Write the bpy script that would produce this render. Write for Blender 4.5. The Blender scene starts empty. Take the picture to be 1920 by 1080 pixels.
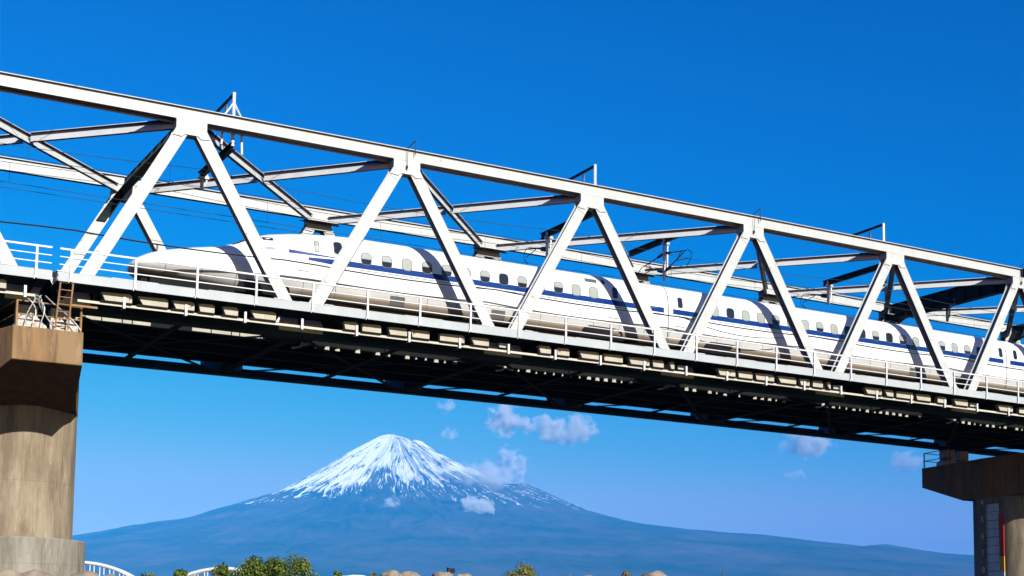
import bpy, bmesh, math, random
import numpy as np
from mathutils import Vector, Matrix, noise
R = math.radians
C = bpy.context.scene.collection
scn = bpy.context.scene

# ------------------------------------------------------------------ camera
cam = bpy.data.cameras.new('camera'); camo = bpy.data.objects.new('camera', cam); C.objects.link(camo)
CR = Vector((0.8705289, -0.4919939, 0.0110194)); CU = Vector((-0.0587821, -0.0817249, 0.9949199)); CF = Vector((0.4885940, 0.8667543, 0.1000643))
m = Matrix((CR, CU, -CF)).transposed().to_4x4(); m.translation = Vector((-12.048, -58.061, -13.112))
camo.matrix_world = m
cam.sensor_width = 36; cam.lens = 2705.9/1920*36; cam.shift_y = 388.8/1920
cam.clip_start = .5; cam.clip_end = 200000
scn.camera = camo
# ------------------------------------------------------------------ sky, sun, exposure
SUN_EL, SUN_AZ = 30.5, 177.0
w = bpy.data.worlds.new('World'); scn.world = w; w.use_nodes = True
nt = w.node_tree; bgn = nt.nodes['Background']
sky = nt.nodes.new('ShaderNodeTexSky'); sky.sky_type = 'NISHITA'; sky.sun_disc = False
sky.sun_elevation = R(SUN_EL); sky.sun_rotation = R(SUN_AZ); sky.altitude = 0; sky.air_density = 1.0; sky.dust_density = .3; sky.ozone_density = 3.0
hs = nt.nodes.new('ShaderNodeHueSaturation'); hs.inputs['Saturation'].default_value = 1.25; hs.inputs['Value'].default_value = 1.0
nt.links.new(sky.outputs[0], hs.inputs['Color']); pre = nt.nodes.new('ShaderNodeVectorMath'); pre.operation = 'SCALE'; pre.inputs[3].default_value = .1
cv = nt.nodes.new('ShaderNodeRGBCurve'); post = nt.nodes.new('ShaderNodeVectorMath'); post.operation = 'SCALE'; post.inputs[3].default_value = 10
cv.mapping.use_clip = False; cv.mapping.extend = 'HORIZONTAL'
SKYC = ([(0, 0), (.06, 0), (.14, .004), (.231, .085), (.456, .54), (1, .72), (2.0, .26)], [(0, 0), (.174, .096), (.35, .215), (.497, .345), (.738, .47), (1, .56), (2.0, .32)], [(0, 0), (.392, .42), (.60, .58), (.791, .44), (1, .08), (2.0, .36)])
for i, pts in enumerate(SKYC):
    c_ = cv.mapping.curves[i]; c_.points[0].location = pts[0]; c_.points[1].location = pts[-1]
    for p in pts[1:-1]: c_.points.new(*p)
cv.mapping.update()
nt.links.new(hs.outputs[0], pre.inputs[0]); nt.links.new(pre.outputs[0], cv.inputs['Color']); mn = nt.nodes.new('ShaderNodeVectorMath'); mn.operation = 'MINIMUM'; mn.inputs[1].default_value = (.8, .8, .8); nt.links.new(cv.outputs[0], mn.inputs[0]); nt.links.new(mn.outputs[0], post.inputs[0]); nt.links.new(post.outputs[0], bgn.inputs[0]); bgn.inputs[1].default_value = .10
sl = bpy.data.lights.new('sun', 'SUN'); sl.energy = 5.0; sl.angle = R(.5); sl.color = (1, .965, .90)
so = bpy.data.objects.new('sun', sl); C.objects.link(so)
sd = Vector((math.sin(R(SUN_AZ))*math.cos(R(SUN_EL)), math.cos(R(SUN_AZ))*math.cos(R(SUN_EL)), math.sin(R(SUN_EL))))
so.rotation_euler = sd.to_track_quat('Z', 'Y').to_euler()
scn.view_settings.view_transform = 'Standard'; scn.view_settings.look = 'None'; scn.view_settings.gamma = 1; scn.view_settings.exposure = 0.38
scn.render.engine = 'CYCLES'; scn.cycles.diffuse_bounces = 0; scn.cycles.volume_bounces = 2

# ------------------------------------------------------------------ helpers
def camber(x): return -9.17e-5*(x-30)**2
def tag(o, label=None, cat=None, group=None, kind=None):
    if label: o['label'] = label
    if cat: o['category'] = cat
    if group: o['group'] = group
    if kind: o['kind'] = kind
    return o
def empty(name, loc, label, cat, group=None, kind=None):
    o = bpy.data.objects.new(name, None); C.objects.link(o); o.location = loc
    return tag(o, label, cat, group, kind)
def worldloc(p):
    v = Vector((0, 0, 0))
    while p is not None: v += Vector(p.location); p = p.parent
    return v
class MB:
    def __init__(s): s.v = []; s.f = []; s.mi = []; s.cur = 0
    def add(s, vs, fs):
        n = len(s.v); s.v += [tuple(q) for q in vs]
        for q in fs: s.f.append(tuple(i+n for i in q)); s.mi.append(s.cur)
    def obox(s, c, ax, ay, az, hx, hy, hz):
        c = Vector(c); ax = Vector(ax)*hx; ay = Vector(ay)*hy; az = Vector(az)*hz
        vs = [c+ax*i+ay*j+az*k for k in (-1, 1) for j in (-1, 1) for i in (-1, 1)]
        s.add(vs, [(0, 2, 3, 1), (4, 5, 7, 6), (0, 1, 5, 4), (2, 6, 7, 3), (0, 4, 6, 2), (1, 3, 7, 5)])
    def box(s, x0, x1, y0, y1, z0, z1):
        s.obox(((x0+x1)/2, (y0+y1)/2, (z0+z1)/2), (1, 0, 0), (0, 1, 0), (0, 0, 1), (x1-x0)/2, (y1-y0)/2, (z1-z0)/2)
    def xbar(s, x0, x1, y0, y1, z0, z1, step=10):       # long bar along the bridge, cut so that it can follow the camber
        n = max(1, int(abs(x1-x0)/step)); vs = []; fs = []
        for i in range(n+1):
            x = x0+(x1-x0)*i/n; vs += [(x, y0, z0), (x, y1, z0), (x, y1, z1), (x, y0, z1)]
        for i in range(n):
            a = i*4; b = a+4
            for j in range(4): k = (j+1) % 4; fs.append((a+j, a+k, b+k, b+j))
        fs += [(3, 2, 1, 0), (n*4, n*4+1, n*4+2, n*4+3)]
        s.add(vs, fs)
    def beam(s, p0, p1, w, h, up=(0, 0, 1)):
        p0 = Vector(p0); p1 = Vector(p1); d = (p1-p0); L = d.length; d /= L; up = Vector(up); sd_ = d.cross(up).normalized(); u = sd_.cross(d)
        s.obox((p0+p1)/2, d, sd_, u, L/2, w/2, h/2)
    def hbeam(s, p0, p1, dd, w, dep, tf=.03, tw=.03):    # H section: flanges at +-dep/2 along dd
        p0 = Vector(p0); p1 = Vector(p1); d = (p1-p0); L = d.length; d /= L
        dd = Vector(dd); dd = (dd-d*dd.dot(d)).normalized(); wd = d.cross(dd); c = (p0+p1)/2
        for sg in (-1, 1): s.obox(c+dd*sg*(dep/2-tf/2), d, wd, dd, L/2, w/2, tf/2)
        s.obox(c, d, wd, dd, L/2, tw/2, dep/2-tf-.002)
    def tube(s, pts, r, n=8, close=True):
        pts = [Vector(p) for p in pts]; rings = []
        rr = r if isinstance(r, (list, tuple)) else [r]*len(pts)
        for i, p in enumerate(pts):
            t = (pts[min(i+1, len(pts)-1)]-pts[max(i-1, 0)]).normalized()
            a = Vector((0, 0, 1)) if abs(t.z) < .9 else Vector((0, 1, 0))
            u = t.cross(a).normalized(); v = t.cross(u)
            rings.append([p+(u*math.cos(2*math.pi*k/n)+v*math.sin(2*math.pi*k/n))*rr[i] for k in range(n)])
        vs = [q for g in rings for q in g]; fs = []
        for i in range(len(pts)-1):
            for k in range(n): fs.append((i*n+k, i*n+(k+1) % n, (i+1)*n+(k+1) % n, (i+1)*n+k))
        if close: fs += [tuple(range(n))[::-1], tuple((len(pts)-1)*n+k for k in range(n))]
        s.add(vs, fs)
    def prism_y(s, poly, y0, y1):                        # polygon in x,z extruded along y
        n = len(poly); vs = [(x, y0, z) for x, z in poly]+[(x, y1, z) for x, z in poly]
        s.add(vs, [tuple(range(n)), tuple(range(2*n-1, n-1, -1))]+[(i, i+n, (i+1) % n+n, (i+1) % n) for i in range(n)])
    def prism_x(s, poly, x0, x1):                        # polygon in y,z extruded along x
        n = len(poly); vs = [(x0, y, z) for y, z in poly]+[(x1, y, z) for y, z in poly]
        s.add(vs, [tuple(range(n)), tuple(range(2*n-1, n-1, -1))]+[(i, i+n, (i+1) % n+n, (i+1) % n) for i in range(n)])
    def loft(s, rings, cap=True, closed=True):
        n = len(rings[0]); vs = [q for g in rings for q in g]; fs = []
        for i in range(len(rings)-1):
            for k in range(n if closed else n-1): fs.append((i*n+k, i*n+(k+1) % n, (i+1)*n+(k+1) % n, (i+1)*n+k))
        if cap: fs += [tuple(range(n))[::-1], tuple((len(rings)-1)*n+k for k in range(n))]
        s.add(vs, fs)
    def lateral(s, p0, p1):
        p0 = Vector(p0); p1 = Vector(p1); d = (p1-p0).normalized(); wd = d.cross(Vector((0, 0, 1))).normalized(); c = (p0+p1)/2; L = (p1-p0).length; u = Vector((0, 0, 1))
        s.obox(c+u*.19, d, wd, u, L/2, .14, .012); s.obox(c-u*.19, d, wd, u, L/2, .09, .012); s.obox(c, d, wd, u, L/2, .012, .177)
    def build(s, name, mats, parent=None, cam=True, smooth=False, bevel=0):
        me = bpy.data.meshes.new(name); off = worldloc(parent)
        vs = [(x-off.x, y-off.y, z+(camber(x) if cam else 0)-off.z) for x, y, z in s.v]
        me.from_pydata(vs, [], s.f)
        if not isinstance(mats, (list, tuple)): mats = [mats]
        for q in mats: me.materials.append(q)
        if len(mats) > 1: me.polygons.foreach_set('material_index', s.mi)
        bm = bmesh.new(); bm.from_mesh(me); bmesh.ops.recalc_face_normals(bm, faces=bm.faces); bm.to_mesh(me); bm.free()
        if smooth:
            me.polygons.foreach_set('use_smooth', [True]*len(me.polygons))
            try: me.set_sharp_from_angle(angle=R(38))
            except Exception: pass
        me.update()
        o = bpy.data.objects.new(name, me); C.objects.link(o); o.parent = parent
        if bevel:
            b = o.modifiers.new('bevel', 'BEVEL'); b.width = bevel; b.segments = 2; b.limit_method = 'ANGLE'; b.angle_limit = R(40)
        return o

# ------------------------------------------------------------------ materials
def newmat(name):
    mt = bpy.data.materials.new(name); mt.use_nodes = True; return mt, mt.node_tree, mt.node_tree.nodes['Principled BSDF']
def N(nt, t, **kw):
    n = nt.nodes.new(t)
    for k, v in kw.items():
        if k in n.inputs: n.inputs[k].default_value = v
        else: setattr(n, k, v)
    return n
def ramp(nt, fac, stops):
    r = nt.nodes.new('ShaderNodeValToRGB'); e = r.color_ramp.elements
    while len(e) < len(stops): e.new(.5)
    for q, (p, c) in zip(e, stops): q.position = p; q.color = (*c, 1) if len(c) == 3 else c
    nt.links.new(fac, r.inputs[0]); return r.outputs[0]
def mixc(nt, fac, a, b):
    n = nt.nodes.new('ShaderNodeMix'); n.data_type = 'RGBA'
    for k, v in ((0, fac), (6, a), (7, b)):
        if hasattr(v, 'links') or hasattr(v, 'is_output'): nt.links.new(v, n.inputs[k])
        else: n.inputs[k].default_value = v if k == 0 else (*v, 1)
    return n.outputs[2]
def mathn(nt, op, a, b=None, c=None, clamp=False):
    n = nt.nodes.new('ShaderNodeMath'); n.operation = op; n.use_clamp = clamp
    for i, v in enumerate((a, b, c)):
        if v is None: continue
        if hasattr(v, 'is_output'): nt.links.new(v, n.inputs[i])
        else: n.inputs[i].default_value = v
    return n.outputs[0]
def coords(nt, scale=(1, 1, 1)):
    g = nt.nodes.new('ShaderNodeNewGeometry'); mp = nt.nodes.new('ShaderNodeMapping'); mp.inputs['Scale'].default_value = scale
    nt.links.new(g.outputs['Position'], mp.inputs[0]); return mp.outputs[0]
def noisef(nt, vec, scale, detail=4, rough=.55):
    n = nt.nodes.new('ShaderNodeTexNoise'); n.inputs['Scale'].default_value = scale; n.inputs['Detail'].default_value = detail; n.inputs['Roughness'].default_value = rough
    nt.links.new(vec, n.inputs['Vector']); return n.outputs['Fac']
def bump(nt, b, h, strength=.2, dist=.02):
    n = nt.nodes.new('ShaderNodeBump'); n.inputs['Strength'].default_value = strength; n.inputs['Distance'].default_value = dist
    nt.links.new(h, n.inputs['Height']); nt.links.new(n.outputs[0], b.inputs['Normal'])
def paint(name, col, rough=.5, var=.12, streak=.10, rust=0.0, metallic=0, spec=.4):
    mt, nt, b = newmat(name)
    n1 = noisef(nt, coords(nt), 1.3, 6); n2 = noisef(nt, coords(nt, (6, 6, .5)), 1.0, 5)
    d = tuple(c*(1-var) for c in col); c1 = mixc(nt, ramp(nt, n1, [(.35, (0, 0, 0)), (.7, (1, 1, 1))]), d, col)
    d2 = tuple(c*(1-streak)*k for c, k in zip(col, (1, .97, .92)))
    c2 = mixc(nt, mathn(nt, 'MULTIPLY', ramp(nt, n2, [(.5, (0, 0, 0)), (.75, (1, 1, 1))]), .8), c1, d2)
    if rust:
        n3 = noisef(nt, coords(nt), 5, 8, .7)
        c2 = mixc(nt, ramp(nt, n3, [(.62-rust*.2, (0, 0, 0)), (.68-rust*.12, (1, 1, 1))]), c2, (.28, .12, .045))
    nt.links.new(c2, b.inputs['Base Color']); b.inputs['Roughness'].default_value = rough; b.inputs['Metallic'].default_value = metallic
    b.inputs['Specular IOR Level'].default_value = .08 if name in ('shaded_girder_paint', 'dark_steel', 'track_slab', 'shaded_chord_paint') else spec
    return mt
M = {}
M['steel'] = paint('bridge_paint', (.55, .565, .55), .5, .14, .18, .03)
M['fascia'] = paint('fascia_paint', (.44, .475, .485), .5, .12, .10)
M['brace'] = paint('brace_paint', (.70, .71, .71), .55, .12, .15)
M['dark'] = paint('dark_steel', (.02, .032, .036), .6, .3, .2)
M['teal'] = paint('shaded_chord_paint', (.03, .055, .062), .6, .25, .2)  # grey chord paint darkened: walkway shade put into the colour
M['girder'] = paint('shaded_girder_paint', (.012, .014, .014), .7, .3, .2)  # near black: the shade under the deck put into the colour
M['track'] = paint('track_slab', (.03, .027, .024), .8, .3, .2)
M['cream'] = paint('cream_trough', (.50, .46, .36), .6, .2, .25)
M['beigepipe'] = paint('pipe_paint', (.60, .56, .46), .5, .15, .2)
M['rust'] = paint('rusty_steel', (.42, .24, .10), .75, .35, .3, .5)
M['bear'] = paint('bearing_paint', (.60, .56, .50), .6, .2, .3, .25)
M['galv'] = paint('galvanised', (.62, .64, .66), .4, .2, .1, 0, .3)
M['black'] = paint('cable_black', (.012, .012, .014), .5, .1, .1)
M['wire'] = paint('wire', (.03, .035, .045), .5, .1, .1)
M['wirelit'] = paint('sunlit_wire', (.45, .55, .7), .4, .1, .1)  # pale copy of the wire colour, sunlight on the wire painted in
M['insul'] = paint('insulator', (.55, .45, .38), .3, .1, .1)
M['white'] = paint('white_paint', (.68, .69, .70), .4, .06, .05)
M['alloy'] = paint('outline_grey', (.35, .38, .40), .3, .1, .05)  # plain grey for door outlines and emblem

def concrete(name, base, warm, dark, seed=0):
    mt, nt, b = newmat(name)
    v = coords(nt); vs = coords(nt, (1.1, 1.1, .20))
    big = noisef(nt, v, .45, 5); st = noisef(nt, vs, 1.5, 9, .68); fine = noisef(nt, v, 14, 6, .65)
    st2 = noisef(nt, coords(nt, (2.4, 2.4, .5)), 1.1, 8, .7)
    c = mixc(nt, ramp(nt, big, [(.35, (0, 0, 0)), (.65, (1, 1, 1))]), base, warm)
    c = mixc(nt, mathn(nt, 'MULTIPLY', ramp(nt, st, [(.42, (0, 0, 0)), (.60, (1, 1, 1))]), .95), c, dark)
    c = mixc(nt, mathn(nt, 'MULTIPLY', ramp(nt, st2, [(.56, (0, 0, 0)), (.66, (1, 1, 1))]), .5), c, tuple(x*1.45 for x in base))
    c = mixc(nt, mathn(nt, 'MULTIPLY', ramp(nt, noisef(nt, coords(nt, (3, 3, .3)), .9, 6), [(.60, (0, 0, 0)), (.70, (1, 1, 1))]), .6), c, tuple(x*.45 for x in dark))
    c = mixc(nt, mathn(nt, 'MULTIPLY', fine, .35), c, tuple(x*.72 for x in base))
    g = nt.nodes.new('ShaderNodeNewGeometry'); sp = nt.nodes.new('ShaderNodeSeparateXYZ'); nt.links.new(g.outputs['Position'], sp.inputs[0])
    fz = mathn(nt, 'FRACT', mathn(nt, 'MULTIPLY', mathn(nt, 'ADD', sp.outputs[2], 20.45), 1/3.4))
    jl = mathn(nt, 'LESS_THAN', fz, .009)
    c = mixc(nt, mathn(nt, 'MULTIPLY', jl, .22), c, tuple(x*.4 for x in dark))
    nt.links.new(c, b.inputs['Base Color']); b.inputs['Roughness'].default_value = .9
    bump(nt, b, fine, .35, .02); return mt
M['conc'] = concrete('pier_concrete', (.35, .29, .20), (.29, .22, .14), (.16, .115, .07))
M['capc'] = concrete('cap_concrete', (.27, .18, .095), (.33, .165, .05), (.18, .10, .045))
M['foot'] = concrete('footing_concrete', (.34, .31, .25), (.29, .26, .21), (.16, .135, .10))

# ------------------------------------------------------------------ ground, river, levee, mountain
def flat(name, x0, x1, y0, y1, z, mat, n=1):
    b = MB(); b.add([(x0, y0, z), (x1, y0, z), (x1, y1, z), (x0, y1, z)], [(0, 1, 2, 3)])
    return tag(b.build(name, mat, None, cam=False), kind='structure')
mt, nt, b = newmat('gravel_ground'); v = coords(nt)
c = mixc(nt, noisef(nt, v, .15, 8), (.035, .034, .028), (.025, .03, .015)); nt.links.new(c, b.inputs['Base Color']); b.inputs['Roughness'].default_value = .95; M['ground'] = mt
mt, nt, b = newmat('river_water'); b.inputs['Base Color'].default_value = (.02, .035, .04, 1); b.inputs['Roughness'].default_value = .12
bump(nt, b, noisef(nt, coords(nt, (1, 1, 1)), 1.2, 4), .3, .1); M['water'] = mt

GX, GY = 60000, 60000
gb = MB()
prof = [(-150, -15.0), (-52, -15.0), (-48, -14.6), (8, -14.2), (26, -13.6), (40, -12.2), (47, -9.4), (52, -9.4), (58, -11.4), (70, -12.2), (400, -12.5), (33500, -12.5)]
for (y, z) in prof: gb.add([(-29500, y, z), (39500, y, z)], [])
gb.f = [(2*i, 2*i+1, 2*i+3, 2*i+2) for i in range(len(prof)-1)]; gb.mi = [0]*len(gb.f)
g = gb.build('ground', M['ground'], None, cam=False); tag(g, kind='structure')
flat('river', -300, 500, -46, 4, -14.15, M['water'])

MT = [(-12000, 250), (-9000, 560), (-6800, 960), (-4826, 1397), (-4461, 1478), (-4137, 1576), (-3956, 1596), (-3767, 1582), (-3399, 1689), (-2990, 1823), (-2579, 1974), (-2167, 2109), (-1835, 2225), (-1505, 2419), (-1173, 2622), (-841, 2860), (-507, 3065), (-255, 3200), (-102, 3238), (43, 3224), (214, 3176), (258, 3130), (300, 3161), (428, 3146), (688, 2962), (1033, 2780), (1378, 2649), (1551, 2532), (1724, 2432), (1939, 2409), (2154, 2450), (2328, 2375), (2675, 2209), (3196, 1994), (3630, 1881), (4066, 1794), (4589, 1725), (5203, 1683), (5907, 1652), (6613, 1559), (7323, 1484), (7591, 1540), (7948, 1476), (8394, 1405), (8933, 1378), (9519, 1361), (12000, 1150), (16000, 800)]
AZ = R(24.694); PN = Vector((math.sin(AZ), math.cos(AZ), 0)); PL = Vector((math.cos(AZ), -math.sin(AZ), 0)); MD = 23000
PC = Vector((-12, -58, 0))+PN*MD
def mountain():
    xs = np.array([p[0] for p in MT], float); zs = np.array([p[1] for p in MT], float)
    rad = np.concatenate([np.linspace(0, 3600, 190), np.linspace(3640, 9000, 90), np.linspace(9100, 12500, 20)])
    th = np.concatenate([np.linspace(-math.pi*.62, math.pi*.62, 900), np.linspace(math.pi*.62+.02, 2*math.pi-math.pi*.62-.02, 120)])   # 0 = toward the viewer
    rl = lambda r: np.interp(-r, xs, zs); rr = lambda r: np.interp(r, xs, zs)
    L = rl(rad); Rr = rr(rad); base = np.minimum(L, Rr)
    smooth_r = np.interp(rad, [0, 300, 700, 1400, 2400, 4000, 6000, 9000, 12500], [3190, 3150, 2930, 2560, 2090, 1600, 1200, 650, -30])
    V = np.zeros((len(th), len(rad), 3)); S = np.zeros((len(th), len(rad)))
    for i, t in enumerate(th):
        lat = math.sin(t); ww = abs(lat)**3
        side = Rr if lat > 0 else L
        h = side*ww+smooth_r*(1-ww)
        if lat < 0: h = np.where(rad < 300, np.maximum(h, L*1.0), h)
        wr = np.array([noise.noise(Vector((t*2.2, r/650., 4.4)))*.055+noise.noise(Vector((t*7, r/190., 8.4)))*.020 for r in rad[::3]]); wr = np.interp(np.arange(len(rad)), np.arange(0, len(rad), 3), wr)
        tw = t+wr
        def band(k, z0, br):
            v = np.array([noise.noise(Vector((math.cos(q)*k, math.sin(q)*k, z0+r_/br))) for q, r_ in zip(tw[::2], rad[::2])]); return np.interp(np.arange(len(rad)), np.arange(0, len(rad), 2), v)
        g1 = noise.noise(Vector((math.cos(t)*7, math.sin(t)*7, 3.1))); g2 = band(20, 7.7, 2600.); g3 = band(52, 1.7, 1500.); g4 = band(120, 5.7, 900.); g5 = band(260, 2.7, 420.)
        am = np.clip(rad/900, 0, 1)*np.clip(1-(rad-6000)/9000, .2, 1)*(1-.85*ww)
        nn = np.array([noise.fractal(Vector((t*6, r/500., 2.2)), 1.0, 2.0, 4) for r in rad[::3]]); nn = np.interp(np.arange(len(rad)), np.arange(0, len(rad), 3), nn)
        nv = np.array([noise.noise(Vector((t*26, r/260., 9.2))) for r in rad[::2]]); nv = np.interp(np.arange(len(rad)), np.arange(0, len(rad), 2), nv)
        h = h+am*(60*g1+56*g2+34*g3+15*g4+6*g5+26*nn+16*nv)+np.clip(1-rad/420, 0, 1)*26*noise.noise(Vector((math.cos(t)*3.1, math.sin(t)*3.1, .4)))-38*np.exp(-((lat*rad-262)/38.)**2)*(rad < 700)
        # snow: how white, by height, gully and side
        line = 2270+190*g2+250*g3+190*g4+120*g5+130*nn+120*nv+(250 if lat > .35 else 0)*min(1, max(0, (lat-.35)*3))-(120 if lat < -.2 else 0)
        sn = np.clip((h-line)/90, 0, 1)
        rocks = np.clip(.42+1.7*(g3*.5+g4*.7+g5*.8+nv*1.1+nn*.6)-(h-2350)/900., 0, 1)
        if lat > .1: rocks = np.clip(rocks+.35*min(1, (lat-.1)*2)*(1-np.clip((h-2950)/250, 0, 1)), 0, 1)
        sn = sn*(1-.75*rocks)
        strip = np.exp(-((g4*1.0+g3*.6)-.42)**2/.006)*np.clip((h-1830)/150, 0, 1)
        sn = np.clip(sn+strip*.8, 0, 1)
        x = rad*math.sin(t); y = -rad*math.cos(t)
        V[i, :, 0] = PC.x+PL.x*x+PN.x*y; V[i, :, 1] = PC.y+PL.y*x+PN.y*y; V[i, :, 2] = h; S[i] = sn
    n1, n2 = len(th), len(rad)
    me = bpy.data.meshes.new('mountain'); me.vertices.add(n1*n2); me.vertices.foreach_set('co', V.reshape(-1))
    idx = np.arange(n1*n2).reshape(n1, n2); nx = np.roll(idx, -1, axis=0)
    F = np.stack([idx[:, :-1], nx[:, :-1], nx[:, 1:], idx[:, 1:]], -1).reshape(-1, 4)
    me.loops.add(F.size); me.loops.foreach_set('vertex_index', F.reshape(-1)); me.polygons.add(len(F))
    me.polygons.foreach_set('loop_start', np.arange(0, F.size, 4)); me.polygons.foreach_set('loop_total', np.full(len(F), 4)); me.polygons.foreach_set('use_smooth', [True]*len(F))
    a = me.attributes.new('snow', 'FLOAT', 'POINT'); a.data.foreach_set('value', S.reshape(-1)); me.update(); me.validate()
    mt, nt, b = newmat('mountain_slope')
    at = nt.nodes.new('ShaderNodeAttribute'); at.attribute_name = 'snow'
    nz = noisef(nt, coords(nt, (1, 1, 4)), .0007, 9, .7); rock_haze = mixc(nt, ramp(nt, nz, [(.35, (0, 0, 0)), (.68, (1, 1, 1))]), (.02, .035, .03), (.11, .085, .10))  # level lavender bands: haze streaks painted into the rock colour
    nz2 = mathn(nt, 'ADD', mathn(nt, 'MULTIPLY', noisef(nt, coords(nt), .012, 7, .75), .55), mathn(nt, 'MULTIPLY', noisef(nt, coords(nt), .0035, 6, .7), .45))
    f = mathn(nt, 'ADD', at.outputs['Fac'], mathn(nt, 'MULTIPLY', mathn(nt, 'MULTIPLY', mathn(nt, 'SUBTRACT', nz2, .5), 2.6), mathn(nt, 'MULTIPLY', at.outputs['Fac'], 4.0, clamp=True)), clamp=True)
    f = ramp(nt, f, [(.25, (0, 0, 0)), (.6, (1, 1, 1))])
    nt.links.new(mixc(nt, f, rock_haze, (.9, .91, .93)), b.inputs['Base Color']); b.inputs['Roughness'].default_value = .9; b.inputs['Specular IOR Level'].default_value = .1
    me.materials.append(mt)
    o = bpy.data.objects.new('mountain', me); C.objects.link(o); tag(o, kind='structure')
mountain()

# ------------------------------------------------------------------ truss bridge
H = 9.13; WD = 11.07
LBL = {0: 'complete grey steel truss span between the two concrete piers, carrying the train', -1: 'grey steel truss span cut off by the left edge, left of the rusty ladder', 1: 'grey steel truss span beyond the right pier, cut off by the right edge'}
BOFF = .1
def mir(y, far): return WD-y if far else y
def ybox(b, x0, x1, ya, yb, z0, z1, far, bar=False):
    a, c = sorted((mir(ya, far), mir(yb, far)))
    (b.xbar if bar else b.box)(x0, x1, a, c, z0, z1)
def span(x0, which):
    root = empty('truss_bridge', (x0, 0, 0), LBL[which], 'bridge', 'truss spans of the railway bridge')
    for far in (0, 1):
        xa, xb = x0-6.3, x0+55.6
        b = MB(); ybox(b, xa, xb, 0, .5, H-.53, H-.035, far, True); ybox(b, xa, xb, -.11, .6, H-.035, H, far, True); ybox(b, xa, xb, .46, .498, H-.60, H-.53, far, True)
        for k in range(7):                              # bolted splice plates
            xs = x0+10*k-5+(1.35 if k else 1.5)
            ybox(b, xs-.012, xs+.012, -.006, .02, H-.52, H-.04, far)
        tc = b.build('top_chord', M['steel'], root)
        for k in range(0 if which == 0 else 1, 7):
            if k == 0: continue
            X = x0+10*k-5; b = MB()
            zt, zm, zb = H-.5, H-.92, H-1.17
            poly = [(X-.66, zt), (X+.66, zt), (X+.66, zm), (X+.80, zm-.33), (X+.42, zb-.12), (X+.26, zb), (X-.26, zb), (X-.42, zb-.12), (X-.80, zm-.33), (X-.66, zm)]
            for ya, yb in ((-.018, .02), (.475, .512)):
                a, c = sorted((mir(ya, far), mir(yb, far))); b.prism_y(poly, a, c)
            ybox(b, X-.66, X-.63, .02, .475, zm, zt, far); ybox(b, X-.26, X+.26, .02, .475, zb, zb+.03, far); ybox(b, X+.63, X+.66, .02, .475, zm, zt, far)
            ybox(b, X-.7, X+.7, -.024, .01, H-.56, H-.545, far)
            b.build('gusset_plate', M['steel'], tc)
            if not far or k == 1: continue
            b = MB(); a, c = sorted((mir(.5, far), mir(1.02, far))); zl = H-.62-.20
            if far: poly = [(X-1.15, c), (X+1.15, c), (X+.7, a), (X-.7, a)]
            else: poly = [(X-1.5, a), (X+1.5, a), (X+.9, c), (X-.9, c)]
            b.add([(x, y, zl-.02) for x, y in poly]+[(x, y, zl) for x, y in poly], [(3, 2, 1, 0), (4, 5, 6, 7)]+[(i, (i+1) % 4, (i+1) % 4+4, i+4) for i in range(4)])
            b.build('lateral_gusset', M['brace'], tc)
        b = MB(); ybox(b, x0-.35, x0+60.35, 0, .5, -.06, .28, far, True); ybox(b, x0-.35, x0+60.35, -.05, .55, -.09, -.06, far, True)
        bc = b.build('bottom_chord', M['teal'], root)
        for k in range(7):
            X = x0+10*k+BOFF; b = MB()
            poly = [(X-1.0, .1), (X+1.0, .1), (X+1.0, .5), (X+.62, 1.15), (X-.62, 1.15), (X-1.0, .5)]
            for ya, yb in ((-.02, .02), (.48, .52)):
                a, c = sorted((mir(ya, far), mir(yb, far))); b.prism_y(poly, a, c)
            b.build('gusset_plate', M['brace'], bc)
        ym = mir(.25, far)
        for k in range(1, 7):
            for sg, j in ((-1, k-1), (1, k)):
                n_ = Vector((x0+10*k-5, ym, H-.30)); q = Vector((x0+10*j+(BOFF if 0 < j < 6 else (.25 if j == 0 else -.05)), ym, .2))
                d = (q-n_).normalized(); p0 = n_+d*.45; p1 = q-d*.2
                b = MB(); L_ = (p1-p0).length/2; cc = (p0+p1)/2; wd_ = d.cross(Vector((0, 1, 0))); so_ = 1 if far else -1
                b.obox(cc+Vector((0, so_*.215, 0)), d, wd_, (0, 1, 0), L_, .27, .015); b.obox(cc-Vector((0, so_*.195, 0)), d, wd_, (0, 1, 0), L_, .24, .015); b.obox(cc+Vector((0, so_*.01, 0)), d, wd_, (0, 1, 0), L_, .015, .189)
                for tt in (.27,):                       # splice cover plates
                    c_ = q+(n_-q)*tt
                    for sy in (-1, 1): b.obox(c_+Vector((0, sy*.235, 0)), d, d.cross(Vector((0, 1, 0))), (0, 1, 0), .17, .25, .012)
                c_ = n_+d*1.28
                b.obox(c_+Vector((0, (-1 if not far else 1)*.232, 0)), d, d.cross(Vector((0, 1, 0))), (0, 1, 0), .012, .272, .01)
                b.build('diagonal_member', M['steel'], root)
    # top lateral bracing, one X in each bay
    for k in range(0, 6):
        xa = x0+10*k-5 if k else x0-6.3; xb = x0+10*k+5
        za = H-.62
        b = MB(); b.lateral((xa+.5, .52, za), (xb-.5, WD-.52, za)); b.build('lateral_brace', M['brace'], root)
        p0 = Vector((xa+.5, WD-.52, za)); p1 = Vector((xb-.5, .52, za)); md = (p0+p1)/2; d = (p1-p0).normalized()
        b = MB(); b.lateral(p0, md-d*.2); b.lateral(md+d*.2, p1)
        b.build('lateral_brace', M['brace'], root)
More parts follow.
